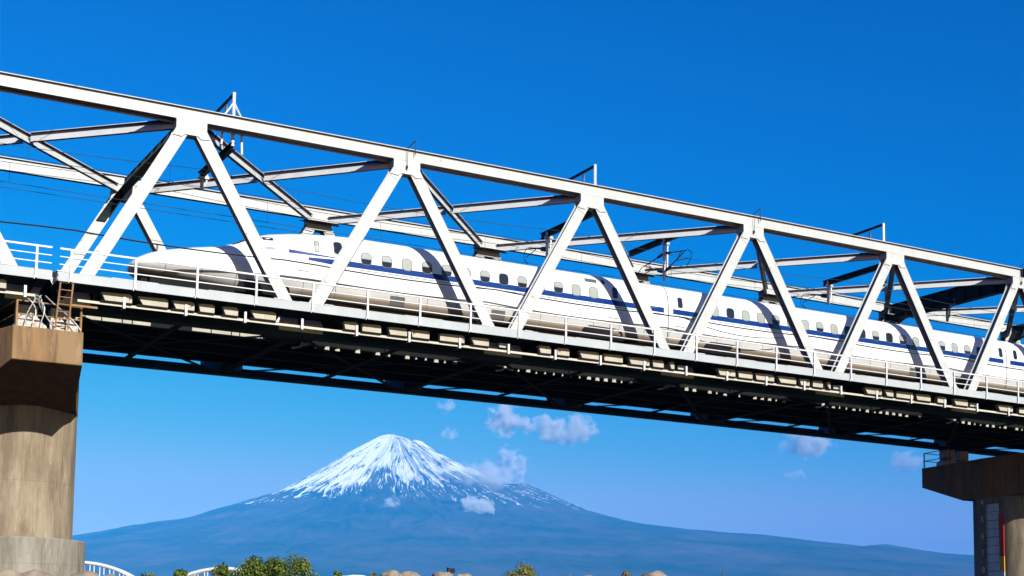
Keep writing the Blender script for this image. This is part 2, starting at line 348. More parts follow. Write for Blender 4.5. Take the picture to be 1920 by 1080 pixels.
    for k in (2, 4, 6):
        X = x0+10*k-5; b = MB()
        b.tube([(X+.35, -.14, H-.25), (X+.35, -.14, H+.42)], .022, 6); b.tube([(X+.35, -.14, H+.42), (X+.05, .5, H+.02)], .022, 6)
        b.tube([(X-.02, -.16, H+.02), (X-.05, -.16, H-.45), (X-.02, -.07, H-1.0)], .014, 5); b.tube([(X-.03, -.09, H-.80), (X-.03, -.09, H-.92)], .05, 7)
        b.build('wire_bracket', M['wire'], root)
    # portal frames with curved knees
    for k in (1, 6):
        X = x0+10*k-5; b = MB(); top = H-.12; bot = H-1.12
        ys = []
        n = 8; r = 1.25
        lower = []
        for i in range(n+1):
            a = math.pi/2*i/n; lower.append((.52+r-r*math.cos(a)*1.0, bot-r+r*math.sin(a)))
        poly = [(.52, top), (.52, bot-r)]+lower[1:]+[(WD-y, z) for y, z in lower[::-1]]+[(WD-.52, top)]
        b.prism_x(poly, X-.012, X+.012)
        b.box(X-.22, X+.22, .52, WD-.52, top, top+.02)
        lw = [(.52, bot-r)]+lower[1:]+[(WD-y, z) for y, z in lower[::-1]]
        for (y1, z1), (y2, z2) in zip(lw[:-1], lw[1:]): b.beam((X, y1, z1), (X, y2, z2), .44, .022)
        for i in range(1, 8): y = .52+i*(WD-1.04)/8; b.box(X-.2, X+.2, y-.01, y+.01, bot, top)
        if k == 1: b.v = [(x+(z-(H-.3))*.57, y, z) for x, y, z in b.v]
        b.build('portal_frame', M['dark'], root)
    # floor system
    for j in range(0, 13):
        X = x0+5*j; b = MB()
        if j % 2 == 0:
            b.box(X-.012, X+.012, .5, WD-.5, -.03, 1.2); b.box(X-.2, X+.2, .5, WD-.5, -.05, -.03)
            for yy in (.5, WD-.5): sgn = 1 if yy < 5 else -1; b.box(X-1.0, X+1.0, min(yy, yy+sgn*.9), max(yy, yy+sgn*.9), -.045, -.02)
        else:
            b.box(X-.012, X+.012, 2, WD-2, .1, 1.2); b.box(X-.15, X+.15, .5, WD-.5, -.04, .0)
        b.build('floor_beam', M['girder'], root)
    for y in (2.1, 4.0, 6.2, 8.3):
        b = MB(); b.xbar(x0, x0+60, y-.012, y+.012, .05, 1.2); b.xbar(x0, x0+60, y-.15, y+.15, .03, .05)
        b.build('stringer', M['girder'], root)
    for k in range(6):
        xa, xb = x0+10*k, x0+10*k+10
        for ya, yb in ((.6, WD-.6), (WD-.6, .6)):
            b = MB(); b.beam((xa+.4, ya, -.02 if ya < 5 else .03), (xb-.4, yb, -.02 if ya < 5 else .03), .22, .035); b.build('bottom_brace', M['girder'], root)
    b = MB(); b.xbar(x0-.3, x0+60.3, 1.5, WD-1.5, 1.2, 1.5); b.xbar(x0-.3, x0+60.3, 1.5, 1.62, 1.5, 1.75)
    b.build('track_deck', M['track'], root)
    for yc in (3.05, 7.3):
        b = MB()
        for sg in (-1, 1):
            b.xbar(x0-.65, x0+60.65, yc+sg*.7175-.035, yc+sg*.7175+.035, 1.5, 1.84)
        b.build('rail', M['rust'], root)
    # plates added to block sun between chord and stringer, slots light the cream patches
    rnd = random.Random(int(x0)+5); b = MB(); b.xbar(x0, x0+60, .92, 1.5, 1.17, 1.2); x = x0+10; sun_strips = []
    b.box(x0, x0+10, .5, .55, 1.17, 1.2); cl = []
    while x < x0+60:
        ph = (x-x0) % 10; open_ = .32 if 1.2 < ph < 8.8 and rnd.random() < .92 else 0
        b.box(x+open_, x+.5, .5, .92, 1.17, 1.2)
        if open_: cl.append(x)
        x += .5
    b.build('sun_block_plate', M['girder'], root)
    for xa_, xb_ in ((.8, 4.1), (5.9, 9.2)):  # cream strips added to stand for sunlit stretches of the stringer
        b = MB(); x = x0+xa_
        while x < x0+xb_: L = rnd.uniform(.3, .95); b.box(x, min(x+L, x0+xb_), 1.98, 2.03, .06, .20); x += L+.05
        b.build('sun_strip', M['cream'], root)
    for i, x in enumerate(cl[:96]):  # small cream pieces added to look like sun spots on the girder
        z = -.13+rnd.uniform(-.01, .03); h = rnd.uniform(.10, .2); b = MB()
        if rnd.random() < .6: b.prism_y([(x+.0, z), (x+.24, z), (x+.22, z+h), (x+.03, z+h*rnd.uniform(.5, 1))], 1.96, 2.0)
        else: b.prism_y([(x+.02, z), (x+.13, z+.02), (x+.08, z+h)], 1.96, 2.0)
        b.build('sun_patch', M['cream'], root)
    for k in range(6):
        X = x0+10*k+rnd.uniform(.2, .9); b = MB(); b.tube([(X, 1.9, -.22), (X+.35, 1.9, -.16), (X+.5, 1.9, -.02), (X+.7, 1.9, .02)], [.05, .04, .08, .10], 7)
        b.build('drain_pipe', M['cream'], root)
    # walkway
    b = MB(); b.xbar(x0-.55, x0+60.5, -1.80, -.06, .66, .70)
    for i in range(49):
        X = x0+i*1.25-.02
        if X < x0+60: b.prism_x([(-1.78, .655), (-.02, .655), (-.02, .28), (-.35, .42), (-1.78, .58)], X-.03, X+.03)
    for i in range(240):
        X = x0+i*.25
        if rnd.random() < .8: b.box(X, X+.12, -1.79, -1.62, .57+rnd.random()*.03, .66)
    wk = b.build('walkway', M['girder'], root)
    b = MB(); b.xbar(x0-.57, x0+60.5, -1.84, -1.80, .60, .97); b.xbar(x0-.57, x0+60.5, -1.845, -1.78, .962, .975)
    b.build('edge_girder', M['fascia'], wk)
    b = MB(); yr = -1.88; zr = .97
    for za, zb_, yw in ((.86, .93, .05), (.565, .60, .03), (.255, .295, .03)): b.xbar(x0-.55, x0+60.45, yr-yw/2, yr+yw/2, zr+za, zr+zb_)
    rl = b.build('handrail', M['white'], root)
    X = x0+9.888-10.0+.0
    i = 0; proto = None
    while X < x0+60.5:
        if X > x0-.5:
            b = MB(); b.box(X-.045, X+.045, yr-.035, yr+.035, zr-.36, zr+.85); b.box(X-.075, X-.045, yr-.03, yr+.05, zr-.42, zr-.30)
            b.build('rail_post', M['white'], rl)
        X += 2.5
    # low inner kerb rail in short lengths
    X = x0+1.8
    while X < x0+58:
        L = 1.9 if int(X) % 3 else 2.9; zc = zr; b = MB()
        b.box(X, X+L, -.52, -.48, zc+.30, zc+.35); b.box(X, X+.035, -.51, -.48, .7, zc+.3); b.box(X+L-.035, X+L, -.51, -.48, .7, zc+.3)
        b.build('kerb_rail', M['white'], root); X += L+2.1
    for k in range(1, 7):                                # small step boxes and hoop handles at the feet of the legs
        for dx in (-1.35, .95):
            X = x0+10*k+dx; b = MB(); b.box(X, X+.34, -.62, -.30, .7, 1.28); b.box(X-.04, X+.38, -.66, -.26, 1.28, 1.31); b.build('step_box', M['white'], root)
        X = x0+10*k+1.9; b = MB(); b.tube([(X, -.9, .7), (X+.05, -.9, 1.05), (X+.2, -.9, 1.16), (X+.45, -.9, 1.14), (X+.8, -.9, .98)], .022, 6); b.build('hoop_handle', M['white'], root)
    # cable trough and pipe hung under the walkway
    for k in range(6):
        x = x0+10*k+rnd.uniform(1.0, 1.5)
        while x < x0+10*k+8.6:
            L = rnd.choice((.7, .95, 1.15, 1.25)); x2 = min(x+L, x0+10*k+8.9); t = rnd.uniform(.02, .3); b = MB()
            b.prism_y([(x+t, .14), (x2, .14), (x2, .44), (x2-.1, .50), (x+.04, .47)], -1.42, -1.20); b.build('cable_trough', M['cream'], root)
            b = MB(); b.box(x, x2, -1.44, -1.38, .085, .15); b.build('trough_flange', M['girder'], root)
            x = x2+rnd.choice((.14, .2, .3, .5))
        if rnd.random() < .7: b = MB(); b.box(x0+10*k+9.2, x0+10*k+9.75, -1.30, -1.1, .2, .40); b.build('junction_box', M['fascia'], root)
    b = MB(); b.xbar(x0+.3, x0+60, -1.36, -1.26, -.02, .08); b.build('service_pipe', M['beigepipe'], root)
    for i in range(24):
        X = x0+2.5*i+2.1; b = MB(); b.box(X-.05, X+.05, -1.47, -1.43, -.10, .36); b.box(X-.05, X+.05, -1.43, -1.2, -.10, -.06); b.build('pipe_hanger', M['white'], root)
    return root
span(-61.3, -1); span(0, 0); span(61.3, 1)

# cream pieces standing for sunlit patches under the deck are part of the spans above
# ------------------------------------------------------------------ piers
def stadium(cx, yc0, yc1, r, n=20):
    p = []
    for i in range(n+1): a = math.pi+math.pi*i/n; p.append((cx+r*math.cos(a), yc0+r*math.sin(a)))
    for i in range(n+1): a = math.pi*i/n; p.append((cx+r*math.cos(a), yc1+r*math.sin(a)))
    return p
def pier(x0, label, gauge):
    ctr = x0-.53; zo = camber(x0); root = empty('bridge_pier', (ctr, 5.53, -15+0), label, 'bridge pier', 'concrete piers under the railway bridge')
    y0, y1 = -1.3, 12.36; r = 2.32
    b = MB()
    st = stadium(ctr, 4.85, 6.2, r, 28)
    b.loft([[(x, y, -10.0) for x, y in st], [(x, y, -3.3) for x, y in st]]); b.build('column', M['conc'], root, cam=False, smooth=True)
    b = MB(); st = stadium(ctr, 4.85, 6.2, r+.55, 28); st2 = stadium(ctr, 4.85, 6.2, r+.49, 28)
    b.loft([[(x, y, -16) for x, y in st], [(x, y, -9.22) for x, y in st], [(x, y, -9.17) for x, y in st2]]); b.build('footing', M['foot'], root, cam=False, smooth=True)
    # hammerhead cap: narrow at its two ends, as wide as the column in the middle, sloping underneath
    zt, zb1, zb2 = -1.20+zo, -2.52+zo, -3.78+zo
    xc = x0-.72; a = 1.325; w2 = r+.02
    def ring(y, xl_, xr_, zb): return [(x0+xl_, y, zb), (x0+xr_, y, zb), (x0+xr_, y, zt), (x0+xl_, y, zt)]
    b = MB(); b.loft([ring(y0, -2.05, .60, zb1), ring(1.2, -2.87, .98, zb1-.78), ring(2.7, -2.87, 1.32, zb2+.06), ring(4.6, -2.87, 1.81, zb2+.04), ring(6.4, -2.87, 1.81, zb2+.04), ring(8.4, -2.5, 1.32, zb2+.06), ring(y1, -2.05, .60, zb1)])
    b.build('cap', M['capc'], root, cam=False, bevel=.04)
    # bearings
    for yy in (.28, WD-.28):
        for xx in (x0-1.3, x0+.0):
            b = MB(); z0 = zt; xx2 = xx-.02; yb_ = yy-.75 if yy < 5 else yy
            b.prism_y([(xx2-.55, z0), (xx2+.55, z0), (xx2+.5, z0+.26), (xx2+.16, z0+.5), (xx2-.16, z0+.5), (xx2-.5, z0+.26)], yb_-.45, yb_+.45)
            b.tube([(xx2-.02, yb_-.5, z0+.53), (xx2-.02, yb_+.5, z0+.53)], .09, 12)
            b.box(xx2-.62, xx2-.2, yb_-.52, yb_-.46, z0, z0+.3)
            b.box(xx2+.42, xx2+.58, yb_-.5, yb_+.4, z0+.02, z0+.2)
            b.box(xx2-.4, xx2+.4, yy-.3, yy+.3, z0+.5, -.095+zo)
            b.build('bearing', M['bear'], root, cam=False, bevel=.015)
    # guard rail of rusty pipe round the cap top
    def rails(yn, s_):
        b = MB(); xs = (xc-a+.12, xc+a-.1)
        for zz in (1.0, .48):
            b.tube([(xs[0]-.35, yn+s_*2.6, zt+zz), (xs[0], yn, zt+zz), (xs[1], yn, zt+zz)], .028, 6)
        for x in xs: b.tube([(x, yn, zt-.02), (x, yn, zt+1.0)], .045, 6)
        b.tube([(xs[0]-.35, yn+s_*2.6, zt), (xs[0]-.35, yn+s_*2.6, zt+1.0)], .03, 6)
        b.build('guard_rail', M['rust'], root, cam=False)
    rails(y0+.12, 1); rails(y1-.12, -1)
    if not gauge:
        b = MB(); xl = x0-.24
        for xx in (xl-.24, xl+.24): b.beam((xx-.02, y0-.02, zt+.02), (xx+.02, y0-.5, .62), .06, .05, (0, 1, 0))
        for i in range(7): t = i/6; z = zt+.15+(1.62)*t; y = y0-.02-.44*t; b.tube([(xl-.24, y, z), (xl+.24, y, z)], .022, 6)
        b.box(xl+.24, xl+1.3, y0-.15, y0-.08, -.32, -.24)
        b.build('ladder', M['rust'], root, cam=False)
        b = MB(); rnd = random.Random(4)
        for i in range(6):
            xa = xl-1.5+i*.16; pts = []
            for j in range(13):
                t = j/12; pts.append((xa+.5*math.sin(t*3.1+i)*t+.9*t*(1 if i % 2 else .3), -1.35+.12*math.sin(t*5+i), -.05-t*1.15+.25*math.sin(t*3.3)))
            b.tube(pts, .022, 6)
        b.build('cable_bundle', M['galv'], root, cam=False)
    if gauge:
        xg = ctr-r-.03
        b = MB(); b.box(xg-.02, xg+.03, 5.12, 6.08, -16, -4.22); b.build('gauge_board', M['gwhite'], root, cam=False)
        b = MB()
        for i in range(0, 20):
            z = -4.22-.53*i; b.box(xg-.026, xg-.021, 5.12, 6.08, z-.02-(.0 if i % 2 else .012), z)
        b.box(xg-.026, xg-.021, 5.98, 6.0, -16, -4.25)
        b.build('gauge_marks', M['black'], root, cam=False)
        b = MB(); b.box(xg-.02, xg+.04, 4.74, 5.10, -7.58, -4.9); b.build('red_band', M['red'], root, cam=False)
        b = MB(); b.box(xg-.02, xg+.04, 4.74, 5.10, -8.54, -7.582); b.build('yellow_band', M['yellow'], root, cam=False)
        b = MB(); b.box(xg-.02, xg+.04, 4.74, 5.10, -16, -8.542); b.build('white_band', M['gwhite'], root, cam=False)
        for ch, z in (('4', -4.28), ('5', -5.35), ('6', -6.42), ('7', -7.47), ('8', -8.55), ('9', -9.6)):
            cu = bpy.data.curves.new('digit', 'FONT'); cu.body = ch; cu.size = .55; cu.extrude = .006; cu.align_x = 'CENTER'
            to = bpy.data.objects.new('digit', cu); C.objects.link(to)
            dg = bpy.context.evaluated_depsgraph_get(); me = bpy.data.meshes.new_from_object(to.evaluated_get(dg)); bpy.data.objects.remove(to)
            o = bpy.data.objects.new('number', me); C.objects.link(o); me.materials.append(M['gwhite']); o.parent = root
            mw = Matrix(((0, 0, -1), (-1, 0, 0), (0, 1, 0))).to_4x4()      # text x -> -y, text y -> z, facing -x
            o.matrix_local = Matrix.Translation(Vector((xg-.03, 6.42, z))-worldloc(root)) @ mw
    return root
M['gwhite'] = paint('gauge_white', (.72, .75, .73), .5, .2, .25); M['red'] = paint('gauge_red', (.55, .03, .015), .5, .1, .2); M['yellow'] = paint('gauge_yellow', (.85, .42, .02), .5, .1, .15)
pier(0, 'brown streaked concrete hammerhead pier at the left with rusty ladder on its cap', False)
pier(61.3, 'dark concrete hammerhead pier at the right edge with white numbered water level gauge', True)

# ------------------------------------------------------------------ train
M['glass'] = paint('train_glass', (.02, .025, .035), .08, .1, 0, 0, 0, .6)
M['blind'] = paint('window_blind', (.33, .36, .33), .4, .12, .05)
M['gasket'] = paint('window_gasket', (.10, .11, .12), .5, .1, 0)
M['sign'] = paint('display_panel', (.10, .10, .11), .3, .1, 0)
RZ = 1.84; TY = 3.045; HWD = 1.68
# half profile (distance from the centre line, height over the rail)
PROF = [(0, .10), (1.20, .10), (1.40, .18), (1.53, .38), (1.60, .62), (1.645, .93), (1.652, .97), (1.675, 1.3), (1.68, 1.80), (1.678, 2.08), (1.655, 2.4), (1.60, 2.72), (1.50, 2.98), (1.33, 3.20), (1.10, 3.36), (.80, 3.45), (.40, 3.51), (0, 3.53)]
TIP = 3.35
def interp(x, tab): return float(np.interp(x, [t[0] for t in tab], [t[1] for t in tab]))
ROOF = [(3.35, 2.86), (3.42, 2.98), (3.6, 3.14), (3.9, 3.30), (4.3, 3.46), (4.8, 3.60), (5.85, 3.84), (6.9, 4.02), (7.6, 4.22), (8.2, 4.55), (8.8, 4.80), (9.4, 4.98), (10.2, 5.12), (11.3, 5.24), (12.5, 5.33), (13.5, 5.37), (40, 5.37)]
BOT = [(3.35, 2.66), (3.5, 2.50), (3.8, 2.38), (4.4, 2.30), (5.2, 2.22), (6.5, 2.12), (7.5, 2.0), (40, 1.94)]
HW = [(3.35, .22), (3.42, .55), (3.6, .86), (3.9, 1.08), (4.4, 1.26), (5.2, 1.40), (6.5, 1.50), (8.0, 1.58), (10, 1.65), (12.5, 1.68), (40, 1.68)]
SKIRT = [(3.35, .5), (4.5, .42), (6.5, .32), (8, .30), (40, .253)]
def section(x, nose=True):
    if not nose: return [(u, RZ+v) for u, v in PROF]
    zt, zb, hw = interp(x, ROOF), interp(x, BOT), interp(x, HW)
    t = min(1, max(0, (x-7.0)/5.5)); t = t*t*(3-2*t); out = []
    n = len(PROF)
    for i, (u, v) in enumerate(PROF):
        fu = u/1.68; fv = (v-.10)/3.43
        a = -math.pi/2+math.pi*i/(n-1)                   # ellipse-like nose section
        eu = abs(math.cos(a))**.62; ev = .5+.5*math.copysign(abs(math.sin(a))**.95, math.sin(a))
        uu = fu*t+eu*(1-t); vv = fv*t+ev*(1-t)
        z = zb+(zt-zb)*vv; out.append((hw*uu, z))
    out[0] = (0, out[0][1]); out[-1] = (0, out[-1][1])
    # canopy narrower than the body: pull the shoulders in over the cab
    k = math.exp(-((x-9.2)/1.7)**2)*.20
    out = [(u*(1-k*max(0, (z-RZ-2.0)/1.4)), z) if z > RZ+2.0 else (u, z) for u, z in out]
    return out
def side_y(x, z, nose):
    s = section(x, nose); best = None
    zc = z
    for (u1, z1), (u2, z2) in zip(s[:-1], s[1:]):
        if z1 <= zc <= z2 and z2 > z1: best = u1+(u2-u1)*(zc-z1)/(z2-z1)
    return TY-(best if best is not None else (max(u for u, _ in s)*.2 if zc > s[-1][1] else 1.68))
def bodymat():
    mt, nt, b = newmat('train_body')
    g = nt.nodes.new('ShaderNodeNewGeometry'); sp = nt.nodes.new('ShaderNodeSeparateXYZ'); nt.links.new(g.outputs['Position'], sp.inputs[0])
    X, Y, Z = sp.outputs; mm = lambda op, a, b_=None, c=None: mathn(nt, op, a, b_, c)
    dx = mm('SUBTRACT', X, 30.0); Zc = mm('ADD', Z, mm('MULTIPLY', mm('MULTIPLY', dx, dx), 9.17e-5))
    def between(v, lo, hi):
        return mm('MULTIPLY', mm('GREATER_THAN', v, lo), mm('LESS_THAN', v, hi))
    gap = None
    for a, c in ((30.27, 30.83), (54.95, 55.5), (79.6, 80.2)):
        q = mm('SUBTRACT', 1.0, between(X, a, c)); gap = q if gap is None else mm('MULTIPLY', gap, q)
    # main stripe, its front end drawn out to a point
    top = mm('SUBTRACT', 3.93, mm('MULTIPLY', mm('MAXIMUM', mm('SUBTRACT', 12.6, X), 0), .045))
    bot = mm('ADD', 3.66, mm('MULTIPLY', mm('MAXIMUM', mm('SUBTRACT', 11.9, X), 0), .06))
    st = mm('MULTIPLY', mm('MULTIPLY', mm('GREATER_THAN', Zc, bot), mm('LESS_THAN', Zc, top)), mm('GREATER_THAN', X, 10.9))
    # upper streak ahead of it
    t2 = mm('SUBTRACT', 4.14, mm('MULTIPLY', mm('SUBTRACT', X, 9.6), .05)); b2 = mm('ADD', 3.93, mm('MULTIPLY', mm('SUBTRACT', X, 9.6), .016))
    s2 = mm('MULTIPLY', mm('MULTIPLY', mm('GREATER_THAN', Zc, b2), mm('LESS_THAN', Zc, t2)), between(X, 10.0, 12.2))
    s3 = mm('MULTIPLY', between(Zc, 3.98, 4.12), between(X, 8.3, 9.4))
    allb = mm('MULTIPLY', mm('MAXIMUM', mm('MAXIMUM', st, s2), mm('MULTIPLY', s3, .6)), gap)
    near = mm('GREATER_THAN', mm('ABSOLUTE', mm('SUBTRACT', Y, TY)), 1.2)
    allb = mm('MULTIPLY', allb, near)
    fine = mm('MULTIPLY', mm('MULTIPLY', between(Zc, 3.57, 3.60), mm('GREATER_THAN', X, 13.2)), gap)
    allb = mm('MAXIMUM', allb, mm('MULTIPLY', fine, near))
    # grey skirt: brown deck reflection and black underside shade painted in by height
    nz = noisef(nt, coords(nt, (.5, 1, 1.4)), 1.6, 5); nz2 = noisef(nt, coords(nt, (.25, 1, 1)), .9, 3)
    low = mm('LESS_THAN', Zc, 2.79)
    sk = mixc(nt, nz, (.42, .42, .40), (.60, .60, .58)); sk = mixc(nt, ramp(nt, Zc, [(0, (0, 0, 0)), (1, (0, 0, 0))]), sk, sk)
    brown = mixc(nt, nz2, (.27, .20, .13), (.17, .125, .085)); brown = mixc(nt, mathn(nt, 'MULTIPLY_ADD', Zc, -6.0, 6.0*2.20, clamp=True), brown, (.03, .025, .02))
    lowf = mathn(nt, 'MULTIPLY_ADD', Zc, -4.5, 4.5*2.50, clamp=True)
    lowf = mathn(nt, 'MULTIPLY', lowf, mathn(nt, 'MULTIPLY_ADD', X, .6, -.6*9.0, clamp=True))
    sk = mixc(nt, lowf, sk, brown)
    line = between(Zc, 2.785, 2.825); line = mm('MULTIPLY', line, mm('GREATER_THAN', X, 9.5))
    pan = mm('MULTIPLY', mm('LESS_THAN', mm('FRACT', mm('MULTIPLY', X, 1/1.53)), .018), low)
    c = mixc(nt, mixc_f(nt, noisef(nt, coords(nt, (1, 1, 2)), .8, 4)), (.86, .865, .87), (.80, .805, .81))
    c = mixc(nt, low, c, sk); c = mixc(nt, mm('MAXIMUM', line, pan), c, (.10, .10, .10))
    c = mixc(nt, allb, c, (.003, .032, .19))
    # cab windscreen
    ws = mm('MULTIPLY', mm('MULTIPLY', between(X, 7.6, 8.9), mm('LESS_THAN', mm('ABSOLUTE', mm('SUBTRACT', Y, TY)), 1.02)), mm('GREATER_THAN', Zc, 4.02))
    c = mixc(nt, ws, c, (.01, .012, .015))
    nt.links.new(c, b.inputs['Base Color']); rr = mathn(nt, 'MULTIPLY_ADD', low, .3, .22); nt.links.new(rr, b.inputs['Roughness'])
    b.inputs['Coat Weight'].default_value = .25; b.inputs['Coat Roughness'].default_value = .1
    return mt
def mixc_f(nt, f): return f
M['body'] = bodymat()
train = empty('bullet_train', (30, TY, RZ), 'white high speed train with blue stripe and long pointed nose running inside the truss bridge', 'train')
def ringpts(x, nose):
    s = section(x, nose); return [(x, TY-u, z) for u, z in s]+[(x, TY+u, z) for u, z in s[-2:0:-1]]
def carbody(xa, xb, nose):
    b = MB()
    if nose:
        xs = [3.35, 3.38, 3.42, 3.5, 3.6, 3.75, 3.9, 4.1, 4.4, 4.8, 5.3, 5.9, 6.5, 7.0, 7.4, 7.8, 8.2, 8.6, 9.0, 9.4, 9.8, 10.3, 10.9, 11.6, 12.3, 13, 13.6, 16, 20, 24, 28, xb]
    else: xs = list(np.linspace(xa, xb, 8))
    b.loft([ringpts(x, nose and x < 13.6) for x in xs])
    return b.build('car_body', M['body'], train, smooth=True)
def rrect(w, h, r, n=5):
    p = []
    for cx, cz, a0 in ((w/2-r, h/2-r, 0), (-w/2+r, h/2-r, 90), (-w/2+r, -h/2+r, 180), (w/2-r, -h/2+r, 270)):
        for i in range(n+1): a = R(a0+90*i/n); p.append((cx+r*math.cos(a), cz+r*math.sin(a)))
    return p
KN = sorted(set(RZ+v for u, v in PROF))
def panel(b, xc, zc, pts, nose, off):
    P = [(xc+px, zc+pz) for px, pz in pts]; zlo = min(p[1] for p in P); zhi = max(p[1] for p in P)
    zs = [p[1] for p in P]+[k for k in KN if zlo < k < zhi]+[zlo+(zhi-zlo)*i/10 for i in range(11)]
    zs = sorted(zs); zz = [zs[0]]
    for q in zs[1:]:
        if q-zz[-1] > .004: zz.append(q)
    rows = []
    for z in zz:
        xs = []
        for (xa_, za_), (xb_, zb_) in zip(P, P[1:]+P[:1]):
            if abs(za_-zb_) < 1e-9:
                if abs(z-za_) < 1e-6: xs += [xa_, xb_]
            elif min(za_, zb_)-1e-6 <= z <= max(za_, zb_)+1e-6: xs.append(xa_+(xb_-xa_)*(z-za_)/(zb_-za_))
        if len(xs) >= 2: rows.append((min(xs), max(xs), z))
    vs = []
    for x0_, x1_, z in rows: vs += [(x0_, side_y(x0_, z, nose)-off, z), (x1_, side_y(x1_, z, nose)-off, z)]
    b.add(vs, [(2*i, 2*i+1, 2*i+3, 2*i+2) for i in range(len(rows)-1)])
rndw = random.Random(11)
def window(xc, zc, w_, h_, body, nose, kind, name='window'):
    b = MB(); b.cur = 0; panel(b, xc, zc, rrect(w_+.07, h_+.07, min(w_, h_)*.36+.02), nose, .004)
    pts = rrect(w_, h_, min(w_, h_)*.34)
    if kind == 'dark': b.cur = 1; panel(b, xc, zc, pts, nose, .008)
    elif kind == 'blind': b.cur = 2; panel(b, xc, zc, pts, nose, .008)
    else:
        cut = h_*(-.02+rndw.uniform(-.12, .1))
        up = [p for p in pts if p[1] >= cut]; xr = w_/2
        up = sorted(up, key=lambda p: math.atan2(p[1]-cut+1e-6, p[0])); up = [(xr, cut)]+[p for p in up]+[(-xr, cut)]
        lo = [p for p in pts if p[1] < cut]; lo = sorted(lo, key=lambda p: math.atan2(p[1]-cut, p[0])); lo = [(-xr, cut)]+lo+[(xr, cut)]
        b.cur = 2; panel(b, xc, zc, up, nose, .008); b.cur = 1; panel(b, xc, zc, lo, nose, .008)
    return b.build(name, [M['gasket'], M['glass'], M['blind']], body)
SX = .9855
M['vent'] = paint('vent_grille', (.10, .10, .09), .6, .2, .1)
def plate(xa, xb_, za, zb_, body, mat, name, nose=False):
    b = MB(); panel(b, (xa+xb_)/2, (za+zb_)/2, [((xb_-xa)/2, (zb_-za)/2), (-(xb_-xa)/2, (zb_-za)/2), (-(xb_-xa)/2, -(zb_-za)/2), ((xb_-xa)/2, -(zb_-za)/2)], nose, .006); return b.build(name, M[mat], body)
def under(body, bogies, xa, xb):
    for xb_ in bogies:
        b = MB(); 
        pts = [(xb_-1.3, .03), (xb_-1.15, .42), (xb_-.8, .58), (xb_+.8, .58), (xb_+1.15, .42), (xb_+1.3, .03)]
        vs = [(x, TY-(1.645 if z > .6 else (1.60 if z > .4 else 1.42))-.012, RZ+.09+z) for x, z in pts]; b.add(vs, [tuple(range(len(vs)))])
        b.build('bogie_opening', M['black'], body)
    for xv in np.arange(xa+11.6, xb-4, 5.3):
        if all(abs(xv-q) > 2.2 for q in bogies): plate(float(xv), float(xv)+.75, RZ+.30, RZ+.78, body, 'vent', 'vent_panel')
lead = carbody(TIP, 30.50, True)
K1 = ['half', 'half', 'blind', 'half', 'half', 'half', 'half', 'dark', 'half', 'half', 'half', 'blind', 'blind']
for i in range(13): window(13.70+1.04*SX*i, 4.16, .47, .53, lead, i < 0, K1[i])
window(11.32, 4.42, .17, .50, lead, True, 'blind', 'cab_window'); window(12.32, 4.48, .36, .56, lead, True, 'dark', 'door_window')
window(9.15, 4.56, .42, .13, lead, True, 'dark', 'cab_window')
window(27.28, 4.32, .26, .52, lead, False, 'dark', 'door_window')
plate(25.55, 26.25, 4.70, 4.90, lead, 'sign', 'destination_display'); plate(26.55, 26.75, 4.72, 4.98, lead, 'sign', 'number_display')
def outline(pts, nose, body, r=.012, name='door_outline', mat='gasket'):
    b = MB(); b.tube([(x, side_y(x, z, nose)-.008, z) for x, z in pts], r, 5); b.build(name, M[mat], body)
def door(xc, body, nose=False):
    outline([(xc-.4, 3.0), (xc-.4, 4.85), (xc-.33, 4.93), (xc+.33, 4.93), (xc+.4, 4.85), (xc+.4, 3.0)], nose, body, .008, 'door_outline', 'alloy')
door(27.28, lead); door(12.32, lead, True)
outline([(10.4, 3.2), (10.9, 3.2)], True, lead, .012, 'step'); outline([(26.9, 3.02), (27.5, 3.02)], False, lead, .014, 'step')
# grey outline emblem on the flank
outline([(28.55, 4.05), (28.4, 3.95), (28.42, 3.82), (28.6, 3.74), (28.85, 3.72)], False, lead, .012, 'emblem', 'alloy'); outline([(28.6, 4.1), (28.9, 4.14)], False, lead, .012, 'emblem', 'alloy')
outline([(29.1, 4.2), (29.35, 4.42), (29.6, 4.52), (29.75, 4.5)], False, lead, .012, 'emblem', 'alloy'); outline([(29.25, 3.95), (29.45, 3.86), (29.85, 3.9)], False, lead, .012, 'emblem', 'alloy')
under(lead, (8.9, 26.6), TIP, 30.5)
mid = carbody(30.56, 55.18, False)
kinds = ['blind', 'dark', 'blind', 'blind', 'half', 'blind', 'blind', 'half', 'blind', 'dark', 'dark', 'half', 'dark', 'half', 'blind', 'half', 'half', 'blind', 'half', 'dark']
for i in range(20): window(33.52+1.04*SX*i, 4.16, .47, .53, mid, False, kinds[i])
for xc in (31.30, 54.75): window(xc, 4.32, .26, .52, mid, False, 'dark', 'door_window'); door(xc, mid)
plate(53.55, 54.2, 4.70, 4.88, mid, 'sign', 'destination_display')
outline([(31.78, 4.55), (31.78, 4.80), (31.95, 4.80), (31.95, 4.55), (31.78, 4.55)], False, mid, .012, 'number_plate'); outline([(31.84, 4.6), (31.84, 4.74), (31.9, 4.70), (31.84, 4.66)], False, mid, .009, 'number_plate')
outline([(31.0, 3.05), (31.55, 3.05)], False, mid, .014, 'step')
under(mid, (34.1, 51.6), 30.5, 55.2)
third = carbody(55.24, 79.86, False)
for i in range(20): window(58.2+1.04*SX*i, 4.16, .47, .53, third, False, kinds[(i*7+3) % 20])
window(55.98, 4.32, .26, .52, third, False, 'dark', 'door_window'); door(55.98, third); under(third, (58.8, 76.3), 55, 80)
